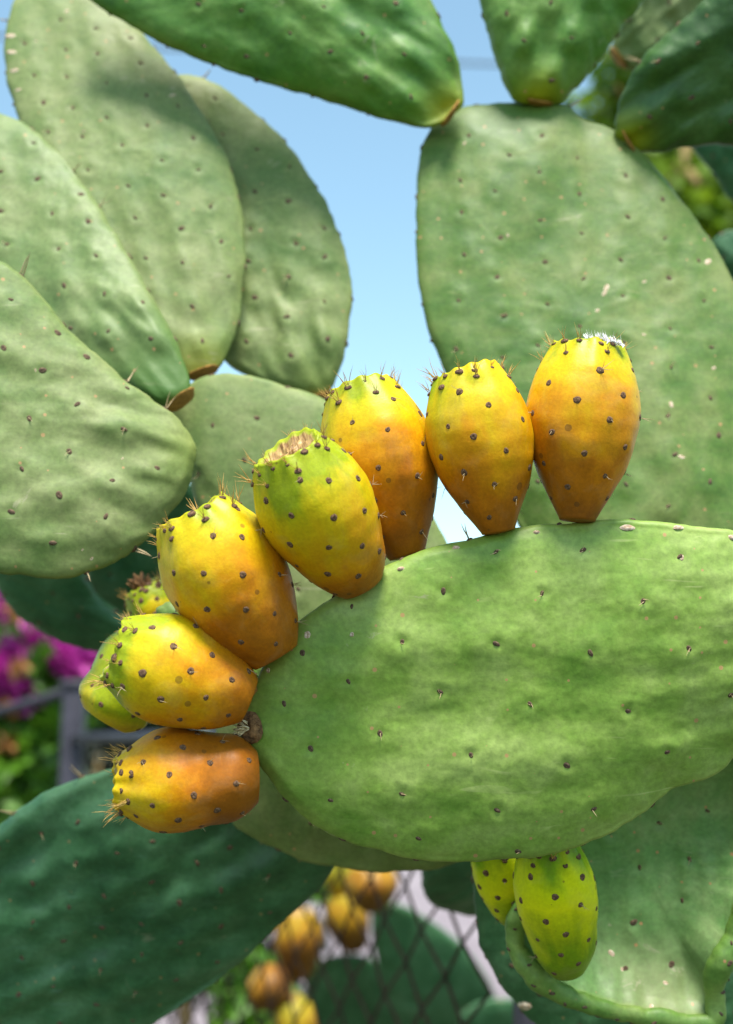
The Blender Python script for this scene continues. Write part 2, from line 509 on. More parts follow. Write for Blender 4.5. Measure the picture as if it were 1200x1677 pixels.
for (px, py, d, r, w) in ((1230, 300, 4.2, .30, 1.4), (1130, 360, 4.0, .20, 1.3), (1190, 420, 4.0, .20, 1.2), (1090, 290, 4.15, .14, .5), (1015, 175, 4.3, .12, .20), (1035, 100, 4.2, .12, .2), (1075, 190, 4.3, .16, .6),
                          (955, 180, 4.4, .08, .05), (1200, 150, 4.2, .3, 1.2), (1330, 330, 4.3, .35, 1.4), (1250, 540, 4.2, .25, .8), (1090, 410, 4.1, .14, .5), (1010, 205, 4.3, .10, .18)):
    blobs.append((P(px, py, d) - tree.location, (r, r, r), w))
cr = leaves('crown', M_LEAF_TREE, blob_points(blobs, 620), 0.060, tree)

# far hedge behind the flowering bush
hb = empty('hedge', P(60, 1208, 5.2) * 1.0)
hb.location.z = 0
tag(hb, 'dark green hedge behind the magenta flowering bush and metal railing', 'hedge')
bl = []
for i in range(26):
    px = rng.uniform(-420, 560); py = rng.uniform(960, 1560)
    bl.append((P(px, py, rng.uniform(5.0, 5.5)) - hb.location, (.34, .3, .3), 1.0))
bl.append((P(100, 1000, 5.2) - hb.location, (.5, .3, .2), 2))
leaves('foliage', M_LEAF_HEDGE, blob_points(bl, 420), 0.085, hb)
hs = MB()
for i in range(7):
    x = -1.2 + i * .36
    hs.tube([(x, .1, 0), (x + .03, .05, .6), (x + .1, 0, 1.3)], [.03, .025, .012], 7)
link('stem', hs.mesh('stem', M_BARK), hb)

# flowering bush
bb = empty('flowering_bush', P(20, 1208, 3.9))
bb.location.z = 0
tag(bb, 'bougainvillea bush with magenta and orange flowers behind the metal railing', 'bush')
lv = []
for (px, py, r, w) in ((50, 1215, .08, 1.3), (70, 1265, .09, 1.4), (20, 1290, .10, 1.3), (15, 1345, .09, 1.2), (80, 1335, .09, .7), (90, 1190, .07, .9), (20, 1195, .07, .9), (130, 1330, .09, .4), (60, 1040, .07, .25),
                       (40, 1135, .07, .8), (-80, 1250, .22, 2.0), (-90, 1060, .2, 1.2), (105, 1125, .05, .5), (20, 1450, .2, 1.2), (150, 1500, .2, 1.0), (60, 1580, .2, 1.0), (95, 1150, .05, .5), (60, 1105, .05, .5)):
    lv.append((P(px, py, rng.uniform(3.35, 3.6)) - bb.location, (r, r * 1.2, r), w))
leaves('foliage', M_LEAF_BUSH, blob_points(lv, 250), 0.062, bb)
fl = []
for (px, py, r, w) in ((62, 1060, .035, .8), (88, 1070, .038, 1.0), (115, 1080, .038, 1.0), (140, 1088, .04, .9), (12, 1085, .04, .9), (5, 1110, .045, 1.0), (28, 1122, .035, .5), (3, 985, .04, .6), (45, 1138, .04, .4),
                       (28, 1275, .03, .6), (5, 1315, .03, .5), (-60, 1100, .1, 1.0), (165, 1098, .035, .4), (30, 1030, .05, .2)):
    fl.append((P(px, py, rng.uniform(3.30, 3.45)) - bb.location, (r, r, r), w))
leaves('magenta_flowers', M_BRACT, blob_points(fl, 85), 0.038, bb)
og = []
for (px, py, r) in ((30, 1090, .020), (22, 1160, .020), (12, 1218, .018), (28, 1000, .018)):
    og.append((P(px, py, 3.28) - bb.location, (r, r, r), 1.0))
leaves('orange_flowers', M_ORANGE, blob_points(og, 40), 0.024, bb)
bs_ = MB()
for i in range(6):
    x = -.35 + i * .14
    bs_.tube([(x * .3, 0.1, 0), (x * .8, .05, .7), (x * 1.3, -.02, 1.35)], [.02, .015, .007], 7)
link('stem', bs_.mesh('stem', M_BARK), bb)

# ------------------------------------------------------------------ chain link fence
F0 = P(120, 1200, 2.6)
fdir = Vector((0.65, -1.45, 0)).normalized()
fence = empty('chain_link_fence', (F0.x, F0.y, 0))
tag(fence, 'rusty chain link fence on grey metal posts running behind the cactus', 'fence')


def box_arrays(x0, x1, y0, y1, z0, z1):
    V = [(x0, y0, z0), (x1, y0, z0), (x1, y1, z0), (x0, y1, z0), (x0, y0, z1), (x1, y0, z1), (x1, y1, z1), (x0, y1, z1)]
    Q = [(0, 3, 2, 1), (4, 5, 6, 7), (0, 1, 5, 4), (1, 2, 6, 5), (2, 3, 7, 6), (3, 0, 4, 7)]
    return V, Q


ztop = F0.z - 0.01
for s in (0.0, 1.78):
    q = fdir * s
    pm = MB()
    z1 = P(120, 1128, 2.6).z
    pm.add(*box_arrays(q.x - .021, q.x + .021, q.y - .021, q.y + .021, 0, z1))
    po = link('post', pm.mesh('post', M_METAL, False), fence)
    bv = po.modifiers.new('bevel', 'BEVEL'); bv.width = .004; bv.segments = 2
    cm_ = MB(); cm_.add(*box_arrays(q.x - .027, q.x + .027, q.y - .027, q.y + .027, z1, z1 + .018))
    co_ = link('post_cap', cm_.mesh('post_cap', M_METAL, False), po)
    bv = co_.modifiers.new('bevel', 'BEVEL'); bv.width = .006; bv.segments = 2
rm = MB(); rm.tube([fdir * .02 + Vector((0, 0, ztop)), fdir * 1.76 + Vector((0, 0, ztop))], .010, 10)
link('top_rail', rm.mesh('top_rail', M_METAL), fence)
rm = MB()
e2 = P(-160, 1212, 3.3) - fence.location
rm.tube([Vector((-.015, .0, P(120, 1133, 2.6).z)), e2], .012, 10)
link('side_rail', rm.mesh('side_rail', M_METAL), fence)
# woven zigzag wires: pitch horizontally, each one a piece
CW, CH = 0.078, 0.068
zig = []
side = Vector((-fdir.y, fdir.x, 0))
nz = int((ztop - 0.03) / (CH / 2))
for i in range(nz + 1):
    x = -CW / 4 if i % 2 == 0 else CW / 4
    p = fdir * x + side * (0.002 if i % 2 == 0 else -0.002) + Vector((0, 0, ztop - i * CH / 2))
    zig.append(p)
wm = MB(); wm.tube(zig, 0.0019, 6)
wme = wm.mesh('wire', M_RUST)
wm = MB(); wm.tube([p - fdir * 2 * p.dot(fdir) for p in zig], 0.0019, 6)
wme2 = wm.mesh('wire', M_RUST)
for i in range(2, 44):
    w = link('wire', wme2 if i % 2 else wme, fence)      # neighbours mirror each other and hook together
    w.location = fdir * (i * CW / 2)

# thin cable across the sky
cb = empty('overhead_cable', P(780, 95, 9))
pa, pb = P(-700, 40, 9) - cb.location, P(2100, 150, 9.5) - cb.location
cmb = MB(); cmb.tube([pa.lerp(pb, i / 12) + Vector((0, 0, -.25 * (1 - (2 * i / 12 - 1) ** 2) + .22)) for i in range(13)], 0.011, 6)
cl = link('overhead_cable', cmb.mesh('overhead_cable', M_CABLE))
cl.location = cb.location
bpy.data.objects.remove(cb)
tag(cl, 'thin dark cable crossing the blue sky behind the cactus', 'cable')

# ------------------------------------------------------------------ small shared pieces
def dome_mesh(name, mat, r, h, n=12, m=5, squash=1.0, dent=0.0):
    V = []; Q = []
    for i in range(m + 1):
        a = i / m * math.pi / 2
        rr = r * math.cos(a); z = h * math.sin(a)
        for j in range(n):
            th = 2 * math.pi * j / n
            w = 1 + .06 * math.sin(3 * th + 1.3) + 0.05 * math.sin(5 * th)
            zz = z - dent * math.exp(-(rr / (r * .35)) ** 2)
            V.append((rr * w * math.cos(th), rr * w * squash * math.sin(th), zz - .0004))
    for i in range(m):
        for j in range(n):
            Q.append((i * n + j, i * n + (j + 1) % n, (i + 1) * n + (j + 1) % n, (i + 1) * n + j))
    return mesh_from(name, V, np.array(Q), mat)


AREOLES = [dome_mesh('areole', M_AREOLE, 0.00160, 0.0010, 12, 5, s, d) for s, d in ((1.0, .0004), (.85, .0005), (1.1, .0002))]
PAD_AREOLES = [dome_mesh('areole', M_PADAREOLE, 0.0017, 0.0010, 10, 4, s, d) for s, d in ((.55, .0002), (.7, .0004), (.5, .0))]


def spine_mesh(name, mat, n, lmin, lmax, spread, r=0.00019, seed=0):
    rr = random.Random(seed)
    b = MB()
    for i in range(n):
        az = rr.uniform(0, 6.283); el = rr.uniform(.15, 1) * spread
        d = Vector((math.sin(el) * math.cos(az), math.sin(el) * math.sin(az), math.cos(el)))
        L = rr.uniform(lmin, lmax)
        o = Vector((rr.uniform(-1, 1) * .0007, rr.uniform(-1, 1) * .0007, .0003))
        bend = Vector((rr.uniform(-1, 1), rr.uniform(-1, 1), 0)) * L * .05
        b.tube([o, o + d * L * .55 + bend, o + d * L], [r, r * .75, r * .15], 5, False)
    return b.mesh(name, mat)


SP_TOP = [spine_mesh('spines', M_SPINE, 5, .0035, .0095, .55, .00017, s) for s in range(6)]
SP_FEW = [spine_mesh('spines', M_SPINE_P, n, .0030, .0070, 1.2, .00014, 20 + n + s) for n in (1, 2, 3) for s in (0, 9)]
SP_PAD = [spine_mesh('spines', M_SPINE_P, n, .0025, .0050, 1.25, .00017, 50 + n + s) for n in (1, 2) for s in (0, 5)]
SP_RIM = [spine_mesh('spines', M_SPINE_P, 2, .0050, .0085, .45, .00030, 80 + s) for s in range(3)]


def place(name, me, parent, pos, nrm, roll=None, scale=1.0):
    q = Vector(nrm).to_track_quat('Z', 'Y')
    if roll is None: roll = random.uniform(0, 6.283)
    m = Matrix.Translation(Vector(pos)) @ q.to_matrix().to_4x4() @ Matrix.Rotation(roll, 4, 'Z') @ Matrix.Scale(scale, 4)
    return link(name, me, parent, m)


# ------------------------------------------------------------------ cactus pads
def catmull(pts, n):
    pts = np.asarray(pts, float)
    m = len(pts)
    out = []
    per = 24
    for i in range(m):
        p0, p1, p2, p3 = pts[(i - 1) % m], pts[i], pts[(i + 1) % m], pts[(i + 2) % m]
        for t in np.arange(per) / per:
            out.append(.5 * ((2 * p1) + (-p0 + p2) * t + (2 * p0 - 5 * p1 + 4 * p2 - p3) * t * t + (-p0 + 3 * p1 - 3 * p2 + p3) * t ** 3))
    out = np.array(out)
    for _ in range(6):
        out = .5 * out + .25 * (np.roll(out, 1, 0) + np.roll(out, -1, 0))
    seg = np.linalg.norm(np.roll(out, -1, 0) - out, axis=1)
    s = np.concatenate([[0], np.cumsum(seg)])
    q = np.linspace(0, s[-1], n, endpoint=False)
    ext = np.vstack([out, out[:1]])
    return np.stack([np.interp(q, s, ext[:, 0]), np.interp(q, s, ext[:, 1])], 1)


class Pad:
    def __init__(self, name, label, outline, d0, sx=0.0, sy=0.0, T=0.019, mat=None, base=None, cpx=None, ring=None, nang=240, nr=56,
                 bend=(0, 0), bump=0.0006, bbump=0.0022, wave=0.0014, wave_s=(11, 26), seed=0, spacing=0.028, rot=0.3, areoles=None, edge_pow=5.0,
                 cup=0.0, rimroll=0.0, rimb=0.0, group='cactus pads', spine_chance=0.15, rim_spines=0.12, base_reach=0.018, rim_step=0.034, base_amt=1.0, collar=True, ascale=1.35):
        ol = np.array(outline, float)
        c = np.array(cpx, float) if cpx else .5 * (ol.max(0) + ol.min(0))
        x0 = (c[0] - 600) / FPX; y0 = (838.5 - c[1]) / FPX
        X0 = d0 * x0; Y0 = d0 * y0
        self.c = P(c[0], c[1], d0)
        self.n = (sx * RIGHT + sy * UP - FWD).normalized()
        uu = (RIGHT + sx * FWD).normalized()
        vv = self.n.cross(uu).normalized()
        self.u, self.v = uu, vv

        def loc(px, py):
            x = (px - 600) / FPX; y = (838.5 - py) / FPX
            d = (d0 - sx * X0 - sy * Y0) / (1 - sx * x - sy * y)
            w = P(px, py, d) - self.c
            return np.array((w.dot(uu), w.dot(vv)))
        self.loc = loc
        o2 = np.array([loc(*p) for p in ol])
        o2 = catmull(o2, nang)
        area = np.sum(o2[:, 0] * np.roll(o2[:, 1], -1) - np.roll(o2[:, 0], -1) * o2[:, 1])
        if area < 0: o2 = o2[::-1]
        cen = o2.mean(0)
        # slight scallops on the rim
        sarc = np.arange(nang) / nang * 2 * np.pi
        wob = 0.0011 * noise2(np.cos(sarc) * 7, np.sin(sarc) * 7, seed + 5) + .0005 * noise2(np.cos(sarc) * 18, np.sin(sarc) * 18, seed + 6)
        rel = o2 - cen
        rad = np.linalg.norm(rel, axis=1)
        o2 = cen + rel * (1 + wob / rad)[:, None]
        self.o2, self.cen = o2, cen
        rel = o2 - cen
        th = np.arctan2(rel[:, 1], rel[:, 0]); rr = np.linalg.norm(rel, axis=1)
        od = np.argsort(th)
        self.th = np.concatenate([th[od] - 2 * np.pi, th[od], th[od] + 2 * np.pi]); self.rr = np.tile(rr[od], 3)
        self.T, self.bend, self.bump, self.bbump, self.wave, self.wave_s, self.seed = T, bend, bump, bbump, wave, wave_s, seed
        self.edge_pow, self.cup, self.rimroll, self.rimb = edge_pow, cup, rimroll, rimb
        self.base = loc(*base) if base else cen + np.array((9., 9.))
        self.base_reach = base_reach
        ax = cen - self.base; self.ax = ax / max(np.linalg.norm(ax), 1e-6)
        # areole positions
        A = []
        if areoles is not None:
            for (px, py) in areoles: A.append(loc(px, py))
        else:
            R = rr.max() + .02; ns = int(R / spacing) + 2
            rn = random.Random(seed + 100)
            ca, sa = math.cos(rot), math.sin(rot)
            for i in range(-ns, ns + 1):
                for j in range(-ns, ns + 1):
                    a = (i + .5 * (j % 2)) * spacing; b = j * spacing * .86
                    a += rn.uniform(-.13, .13) * spacing; b += rn.uniform(-.13, .13) * spacing
                    q = cen + np.array((a * ca - b * sa, a * sa + b * ca))
                    if self.r_of(q[None])[0] < .90: A.append(q)
        self.A = np.array(A).reshape(-1, 2)
        # mesh
        k = np.arange(nr + 1) / nr
        rk = np.sin(k * math.pi / 2) ** 1.0
        rk = .5 * rk + .5 * k
        rk[-1] = 1.0
        rk = np.where(k > .8, 1 - (1 - rk) ** 1.15, rk)
        rk = np.maximum.accumulate(rk)
        uvs = [cen[None]]
        for r in rk[1:]:
            uvs.append(cen + r * (o2 - cen))
        uv = np.concatenate(uvs)
        rv = np.concatenate([[0], np.repeat(rk[1:], nang)])
        wf = self.w(uv, rv, True); wb = self.w(uv, rv, False)
        N = len(uv)
        Vf = np.column_stack([uv, wf])
        inner = N - nang
        Vb = np.column_stack([uv[:inner], wb[:inner]])      # shares the outermost ring
        V = np.concatenate([Vf, Vb])
        i0 = 1 + (np.arange(nr - 1)[:, None] * nang + np.arange(nang)[None])
        j1 = np.roll(np.arange(nang), -1)
        i1 = 1 + (np.arange(nr - 1)[:, None] * nang + j1[None])
        Qf = np.stack([i0, i0 + nang, i1 + nang, i1], -1).reshape(-1, 4)
        Tf = np.stack([np.zeros(nang, int), 1 + np.arange(nang), 1 + j1], -1)

        def bi(ix): return np.where(ix >= inner, ix, ix + N)
        Qb = bi(Qf)[:, ::-1]; Tb = bi(Tf)[:, ::-1]
        bd = np.linalg.norm(uv - self.base, axis=1)
        ba = np.exp(-(bd / base_reach) ** 2) * base_amt
        ed = np.concatenate([rv, rv[:inner]]); ba = np.concatenate([ba, ba[:inner]])
        me = mesh_from(name, V, [np.concatenate([Qf, Qb]), np.concatenate([Tf, Tb])], mat, attrs={'edge': ed, 'base': ba})
        M = Matrix((( *uu[:], 0), (*vv[:], 0), (*self.n[:], 0), (0, 0, 0, 1))).transposed()
        M.translation = self.c
        self.root = link(name, me); self.root.matrix_world = M
        tag(self.root, label, 'cactus pad', group)
        # areoles as parts
        rn = random.Random(seed + 7)
        for q in self.A:
            p, nn = self.surf(q)
            if self.r_of(q[None])[0] > .985: continue
            a = place('areole', rn.choice(PAD_AREOLES), self.root, p, nn, rn.uniform(-.3, .5), rn.uniform(.75, 1.1) * ascale)
            if rn.random() < spine_chance:
                place('spines', rn.choice(SP_PAD), a, (0, 0, .0004), (0, 0, 1), rn.uniform(0, 6.28), rn.uniform(.8, 1.2))
        if rim_step:
            seg = np.linalg.norm(np.roll(o2, -1, 0) - o2, axis=1).sum()
            m = max(6, int(seg / rim_step))
            for i in range(m):
                j = int((i + rn.uniform(-.25, .25)) * nang / m) % nang
                p2 = o2[j]
                if np.linalg.norm(p2 - self.base) < .025: continue
                tg = o2[(j + 1) % nang] - o2[j - 1]; tg /= np.linalg.norm(tg)
                nn = (tg[1], -tg[0], .35)
                wv = self.w(p2[None], np.array([1.0]), True)[0]
                a = place('areole', rn.choice(PAD_AREOLES), self.root, (p2[0], p2[1], wv), nn, rn.uniform(0, 1), rn.uniform(.8, 1.2) * ascale)
                if rn.random() < rim_spines:
                    place('spines', rn.choice(SP_RIM), a, (0, 0, .0004), (0, 0, 1), rn.uniform(0, 6.28), rn.uniform(.7, 1.1))
        if base is not None and collar:
            self.collar(seed)

    def collar(self, seed):
        """corky joint where this pad grows out of its neighbour"""
        b = self.base; tg = np.array((-self.ax[1], self.ax[0]))
        V = []; Q = []
        n, m = 20, 9
        for i in range(m + 1):
            a = math.pi * i / m
            for j in range(n):
                c = 2 * math.pi * j / n
                k = 1 + .18 * float(noise2(math.cos(c) * 2 + i * .5, math.sin(c) * 2, seed))
                l0 = .0095 * math.sin(a) * math.cos(c) * k; l1 = .0070 * math.sin(a) * math.sin(c) * k; l2 = .0012 * math.cos(a) * k - .0006
                pu = b + tg * l0 + self.ax * (l2 + .10 * l0 * l0 / .0105)
                V.append((pu[0], pu[1], l1))
        for i in range(m):
            for j in range(n):
                Q.append((i * n + j, i * n + (j + 1) % n, (i + 1) * n + (j + 1) % n, (i + 1) * n + j))
        link('joint', mesh_from('joint', V, np.array(Q), M_JOINT), self.root)

    def r_of(self, q):
        rel = q - self.cen
        t = np.arctan2(rel[:, 1], rel[:, 0])
        return np.linalg.norm(rel, axis=1) / np.interp(t, self.th, self.rr)

    def w(self, uv, r, front):
        u, v = uv[:, 0] - self.cen[0], uv[:, 1] - self.cen[1]
        mid = self.bend[0] * u * u + self.bend[1] * np.minimum(v + .015, 0) ** 2      # the lower end curls under
        mid = mid + .006 * noise2(u * 6, v * 6, self.seed + 40)
        prof = np.sqrt(np.clip(1 - r ** self.edge_pow, 0, 1))
        if self.rimroll:
            mid = mid + self.rimroll * np.clip((r - .55) / .45, 0, 1) ** 2.2
        mid = mid - self.cup * (1 - r * r)
        out = .5 * self.T * prof * (.78 + .22 * (1 - r * r))
        out = out + self.rimb * np.exp(-((r - .945) / .035) ** 2) * np.clip((1 - r) / .03, 0, 1) ** .5
        bd = np.linalg.norm(uv - self.base, axis=1)
        bf = np.exp(-(bd / .075) ** 2)
        a, b = self.ax
        ua = u * a + v * b; vb = -u * b + v * a
        det = self.wave * 1.25 * (noise2(ua * self.wave_s[0], vb * self.wave_s[1], self.seed) + .38 * noise2(ua * self.wave_s[0] * 2.3, vb * self.wave_s[1] * 2.1, self.seed + 3))
        det = det + bf * .0026 * fbm(ua * 22, vb * 70, self.seed + 9, 2)
        det = det + .00022 * fbm(u * 130, v * 130, self.seed + 21, 2)
        for q in self.A:
            du = uv[:, 0] - q[0]; dv = uv[:, 1] - q[1]
            d2 = du * du + dv * dv
            near = d2 < .0016
            if not near.any(): continue
            du, dv, d2 = du[near], dv[near], d2[near]
            al = du * a + dv * b; ac = -du * b + dv * a
            h = self.bump + self.bbump * bf[near]
            det[near] += h * np.exp(-(np.where(al > 0, al / .013, al / .008) ** 2) - (ac / .007) ** 2) - .0010 * np.exp(-d2 / (.0030 ** 2))
        fade = np.clip((1 - r) / .05, 0, 1)
        det = det * (.15 + .85 * fade * fade * (3 - 2 * fade)) * np.clip(prof * 3, 0, 1)
        return mid + out + det if front else mid - out - det * .6

    def surf(self, q):
        e = .0012
        qs = np.array([q, q + (e, 0), q + (0, e)])
        w = self.w(qs, np.clip(self.r_of(qs), 0, 1), True)
        n = Vector((-(w[1] - w[0]) / e, -(w[2] - w[0]) / e, 1)).normalized()
        return Vector((q[0], q[1], w[0])), n

    def at(self, px, py):
        return self.surf(self.loc(px, py))


# --- main pad in front, carrying the fruit row
MAIN = Pad('cactus_pad', 'large bright green pad in sharp focus that carries the row of ripe fruits',
           [(391, 1190), (402, 1158), (420, 1112), (447, 1070), (480, 1028), (520, 997), (560, 968), (610, 938), (690, 903), (770, 880), (860, 863), (975, 853), (1060, 853), (1120, 858), (1190, 869),
            (1270, 888), (1350, 930), (1405, 1000), (1415, 1080), (1375, 1150), (1300, 1190), (1225, 1222), (1195, 1255), (1160, 1278), (1110, 1292), (1060, 1328), (1000, 1364), (930, 1391), (850, 1405), (780, 1412), (725, 1412), (640, 1401), (570, 1381),
            (520, 1356), (470, 1314), (436, 1270), (412, 1230), (394, 1208)],
           0.560, 0.06, -0.02, 0.029, M_MAIN, base=(1412, 1040), nang=420, nr=100, bump=.0009, bbump=.0003, wave=.0015, wave_s=(9, 26), seed=3, edge_pow=3.2,
           areoles=[(808, 903), (575, 992), (722, 966), (880, 969), (1040, 981), (1200, 978), (948, 900), (1103, 910), (655, 1047), (805, 1049), (955, 1063), (1113, 1056), (569, 1112), (716, 1127), (860, 1146), (1016, 1157), (1185, 1133),
                    (465, 1150), (620, 1196), (765, 1228), (918, 1244), (1082, 1225), (508, 1222), (655, 1293), (808, 1318), (965, 1318), (540, 1306), (683, 1368), (845, 1390), (495, 1068), (437, 1273), (1270, 1040), (1300, 960)],
           spine_chance=.45, rim_spines=.2, collar=False, ascale=1.2)

# --- pads at left
STUB = Pad('cactus_pad', 'pale green pad behind the ripe fruits that carries the fan of pads at left',
           [(282, 672), (300, 640), (345, 614), (400, 614), (460, 632), (530, 652), (600, 692), (660, 762), (705, 838), (738, 898), (780, 1010), (810, 1150), (815, 1298), (785, 1395), (730, 1431), (640, 1439), (560, 1433), (480, 1411), (415, 1380), (372, 1342), (352, 1220), (352, 1060), (335, 900), (308, 770), (285, 710)],
           0.690, 0.0, 0.12, 0.021, M_PALE, base=(600, 1424), seed=11, bend=(0, -1.5), rim_spines=0, bump=.0006, wave=.0012, rot=.2, collar=False, base_amt=0)
D1 = Pad('cactus_pad', 'tallest pale yellowish green pad at upper left with a scarred left rim',
         [(8, 40), (5, 80), (10, 130), (28, 185), (60, 290), (120, 420), (200, 540), (270, 600), (312, 616), (345, 610), (368, 586), (386, 540), (396, 480), (401, 390), (386, 300), (350, 218), (300, 140), (235, 60), (160, -10), (100, -40), (50, -35), (22, -5)],
         0.760, 0.06, 0.40, 0.018, M_PALE, base=(332, 610), seed=15, bump=.0011, bbump=.0026, spacing=.024, rot=.75, base_amt=.8)
D4 = Pad('cactus_pad', 'green pad with a shaded top standing behind the tallest pad at left',
         [(285, 150), (300, 126), (345, 136), (400, 172), (460, 225), (510, 290), (550, 370), (572, 440), (577, 490), (565, 580), (545, 640), (520, 651), (480, 645), (425, 624), (365, 590), (330, 500), (300, 330)],
         0.772, -0.05, 0.27, 0.018, M_PALE, base=(520, 651), seed=19, bump=.0014, bbump=.0030, spacing=.025, rot=.55, base_amt=.3)
D2 = Pad('cactus_pad', 'glossy green pad at left between the tallest pad and the lowest left pad',
         [(-95, 330), (-60, 210), (-10, 182), (40, 200), (92, 246), (150, 320), (200, 400), (240, 470), (280, 540), (304, 600), (312, 637), (300, 658), (275, 669), (240, 655), (170, 622), (80, 560), (-20, 480), (-80, 410)],
         0.715, -0.15, 0.35, 0.019, M_YOUNG, base=(296, 655), seed=23, bump=.0013, bbump=.0034, spacing=.025, rot=.85, base_amt=.85, base_reach=.055)
D3 = Pad('cactus_pad', 'big pale green pad at left with spines along its lower rim',
         [(-150, 640), (-120, 510), (-60, 425), (0, 428), (50, 465), (100, 525), (150, 575), (210, 625), (260, 660), (302, 695), (322, 742), (316, 775), (300, 810), (260, 862), (210, 905), (150, 936), (100, 946), (50, 945), (0, 936), (-70, 905), (-130, 810)],
         0.625, 0.20, 0.29, 0.020, M_PALE, base=(320, 745), seed=27, bump=.0013, bbump=.0016, spacing=.0235, rot=.35, wave=.0020, rim_spines=.6, base_amt=.3, collar=False)

# --- pads at top and right
BIG = Pad('cactus_pad', 'big broad pad at right behind the two upright fruits with three pads on top',
          [(700, 222), (722, 196), (765, 177), (850, 171), (920, 170), (955, 194), (1000, 208), (1052, 246), (1100, 304), (1150, 370), (1192, 440), (1222, 520), (1240, 620), (1238, 760), (1215, 870), (1150, 950), (1050, 980), (930, 955), (860, 880), (825, 800), (772, 700), (722, 598), (703, 555), (690, 500), (683, 430), (681, 350), (685, 270)],
          0.725, -0.06, 0.30, 0.021, M_MID, base=(1010, 975), seed=31, bump=.0013, wave=.0020, wave_s=(9, 24), rot=.5, spacing=.027, base_amt=0, collar=False)
TOP = Pad('cactus_pad', 'long bumpy green pad hanging across the top edge, lying out to the left',
          [(128, -45), (150, 0), (210, 38), (260, 68), (320, 95), (400, 125), (480, 150), (560, 172), (620, 192), (680, 206), (712, 207), (745, 186), (760, 166), (757, 130), (745, 85), (725, 40), (703, -5), (660, -80), (560, -170), (400, -200), (230, -160)],
          0.757, 0.0, 0.06, 0.021, M_DEEP, base=(738, 186), seed=35, bump=.0014, bbump=.0034, wave=.0030, wave_s=(10, 26), rot=.6, spacing=.027, base_amt=.85, base_reach=.014)
G = Pad('cactus_pad', 'green pad with a yellow base growing straight up from the big right pad',
        [(775, -60), (785, 0), (800, 60), (815, 115), (833, 155), (848, 169), (880, 173), (915, 168), (945, 142), (985, 95), (1020, 45), (1055, 0), (1085, -70), (1050, -200), (940, -260), (820, -200)],
        0.762, 0.0, -0.05, 0.021, M_DEEP, base=(880, 168), seed=39, bump=.0016, bbump=.0040, wave=.0020, rot=.1, spacing=.026, base_amt=.9, base_reach=.014)
H = Pad('cactus_pad', 'green overhanging pad toned dark for shade, with a yellow base at the top right corner',
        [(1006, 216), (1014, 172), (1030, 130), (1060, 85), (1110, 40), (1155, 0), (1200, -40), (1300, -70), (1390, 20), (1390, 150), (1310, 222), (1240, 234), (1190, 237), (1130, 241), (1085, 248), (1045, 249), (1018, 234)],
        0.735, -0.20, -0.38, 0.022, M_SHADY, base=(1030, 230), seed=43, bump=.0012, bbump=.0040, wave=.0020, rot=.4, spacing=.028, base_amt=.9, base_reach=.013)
I_ = Pad('cactus_pad', 'grey green striped pad far back between the two topmost right pads',
         [(1003, 70), (1012, 100), (1035, 116), (1080, 110), (1180, 60), (1280, -40), (1240, -140), (1110, -120), (1030, -20)],
         0.93, 0.2, -0.2, 0.02, M_PALE, base=(1012, 95), seed=47, bump=.0012, wave=.003, wave_s=(45, 12), rot=.4, base_amt=0)
J_ = Pad('cactus_pad', 'dark pad below the overhanging pad at the right edge of the picture',
         [(1132, 238), (1160, 275), (1200, 330), (1260, 380), (1340, 390), (1380, 300), (1340, 200), (1230, 170), (1150, 200)],
         0.98, -0.2, -0.35, 0.02, M_BLUE, base=(1370, 300), seed=51, rot=.2, base_amt=0, collar=False)
K_ = Pad('cactus_pad', 'small sliver of dark pad at the right edge beside the big right pad',
         [(1168, 395), (1175, 450), (1210, 520), (1290, 560), (1360, 500), (1350, 410), (1270, 370), (1200, 375)],
         0.95, 0.1, -0.3, 0.02, M_BLUE, base=(1350, 480), seed=55, rot=.2, base_amt=0, collar=False)

# --- pads at lower left
L_ = Pad('cactus_pad', 'wide dark bluish pad in shade filling the lower left corner',
         [(-90, 1450), (-50, 1390), (0, 1350), (50, 1311), (100, 1284), (180, 1259), (250, 1253), (340, 1266), (430, 1294), (505, 1338), (550, 1385), (545, 1425), (522, 1456), (470, 1505), (400, 1572), (320, 1632), (250, 1678), (150, 1740), (20, 1780), (-90, 1720), (-140, 1580)],
         0.735, -0.02, -0.20, 0.022, M_BLUE, base=(-100, 1700), seed=59, bump=.0024, wave=.0048, wave_s=(9, 26), rot=.35, spacing=.025, base_amt=0, collar=False)
Q1 = Pad('cactus_pad', 'dark green blurred pad beneath the big pale left pad',
         [(-60, 900), (-20, 935), (20, 1000), (70, 1036), (130, 1060), (190, 1066), (235, 1040), (200, 1010), (165, 985), (140, 945), (110, 880), (30, 840)],
         0.84, -0.1, -0.5, 0.018, M_BLUE, base=(-60, 880), seed=63, rot=.2, base_amt=0, collar=False, bump=.0003)
Q2 = Pad('cactus_pad', 'deep shaded pad between the blurred left pad and the ripe fruits',
         [(120, 860), (145, 940), (170, 990), (220, 1050), (280, 1070), (350, 1010), (370, 900), (320, 800), (220, 790)],
         0.90, 0.1, -0.5, 0.018, M_BLUE, base=(320, 800), seed=67, rot=.2, base_amt=0, collar=False, bump=.0003)
YG = Pad('cactus_pad', 'small young green pad peeping out between the lower ripe fruits',
         [(255, 1004), (268, 990), (290, 986), (330, 1010), (385, 1052), (422, 1090), (426, 1112), (408, 1128), (360, 1120), (290, 1070)],
         0.615, 0.0, 0.1, 0.012, M_MID, base=(420, 1125), seed=71, rot=.2, base_amt=0, collar=False, spacing=.016, bump=.0004, rim_step=.02, nang=120, nr=30)

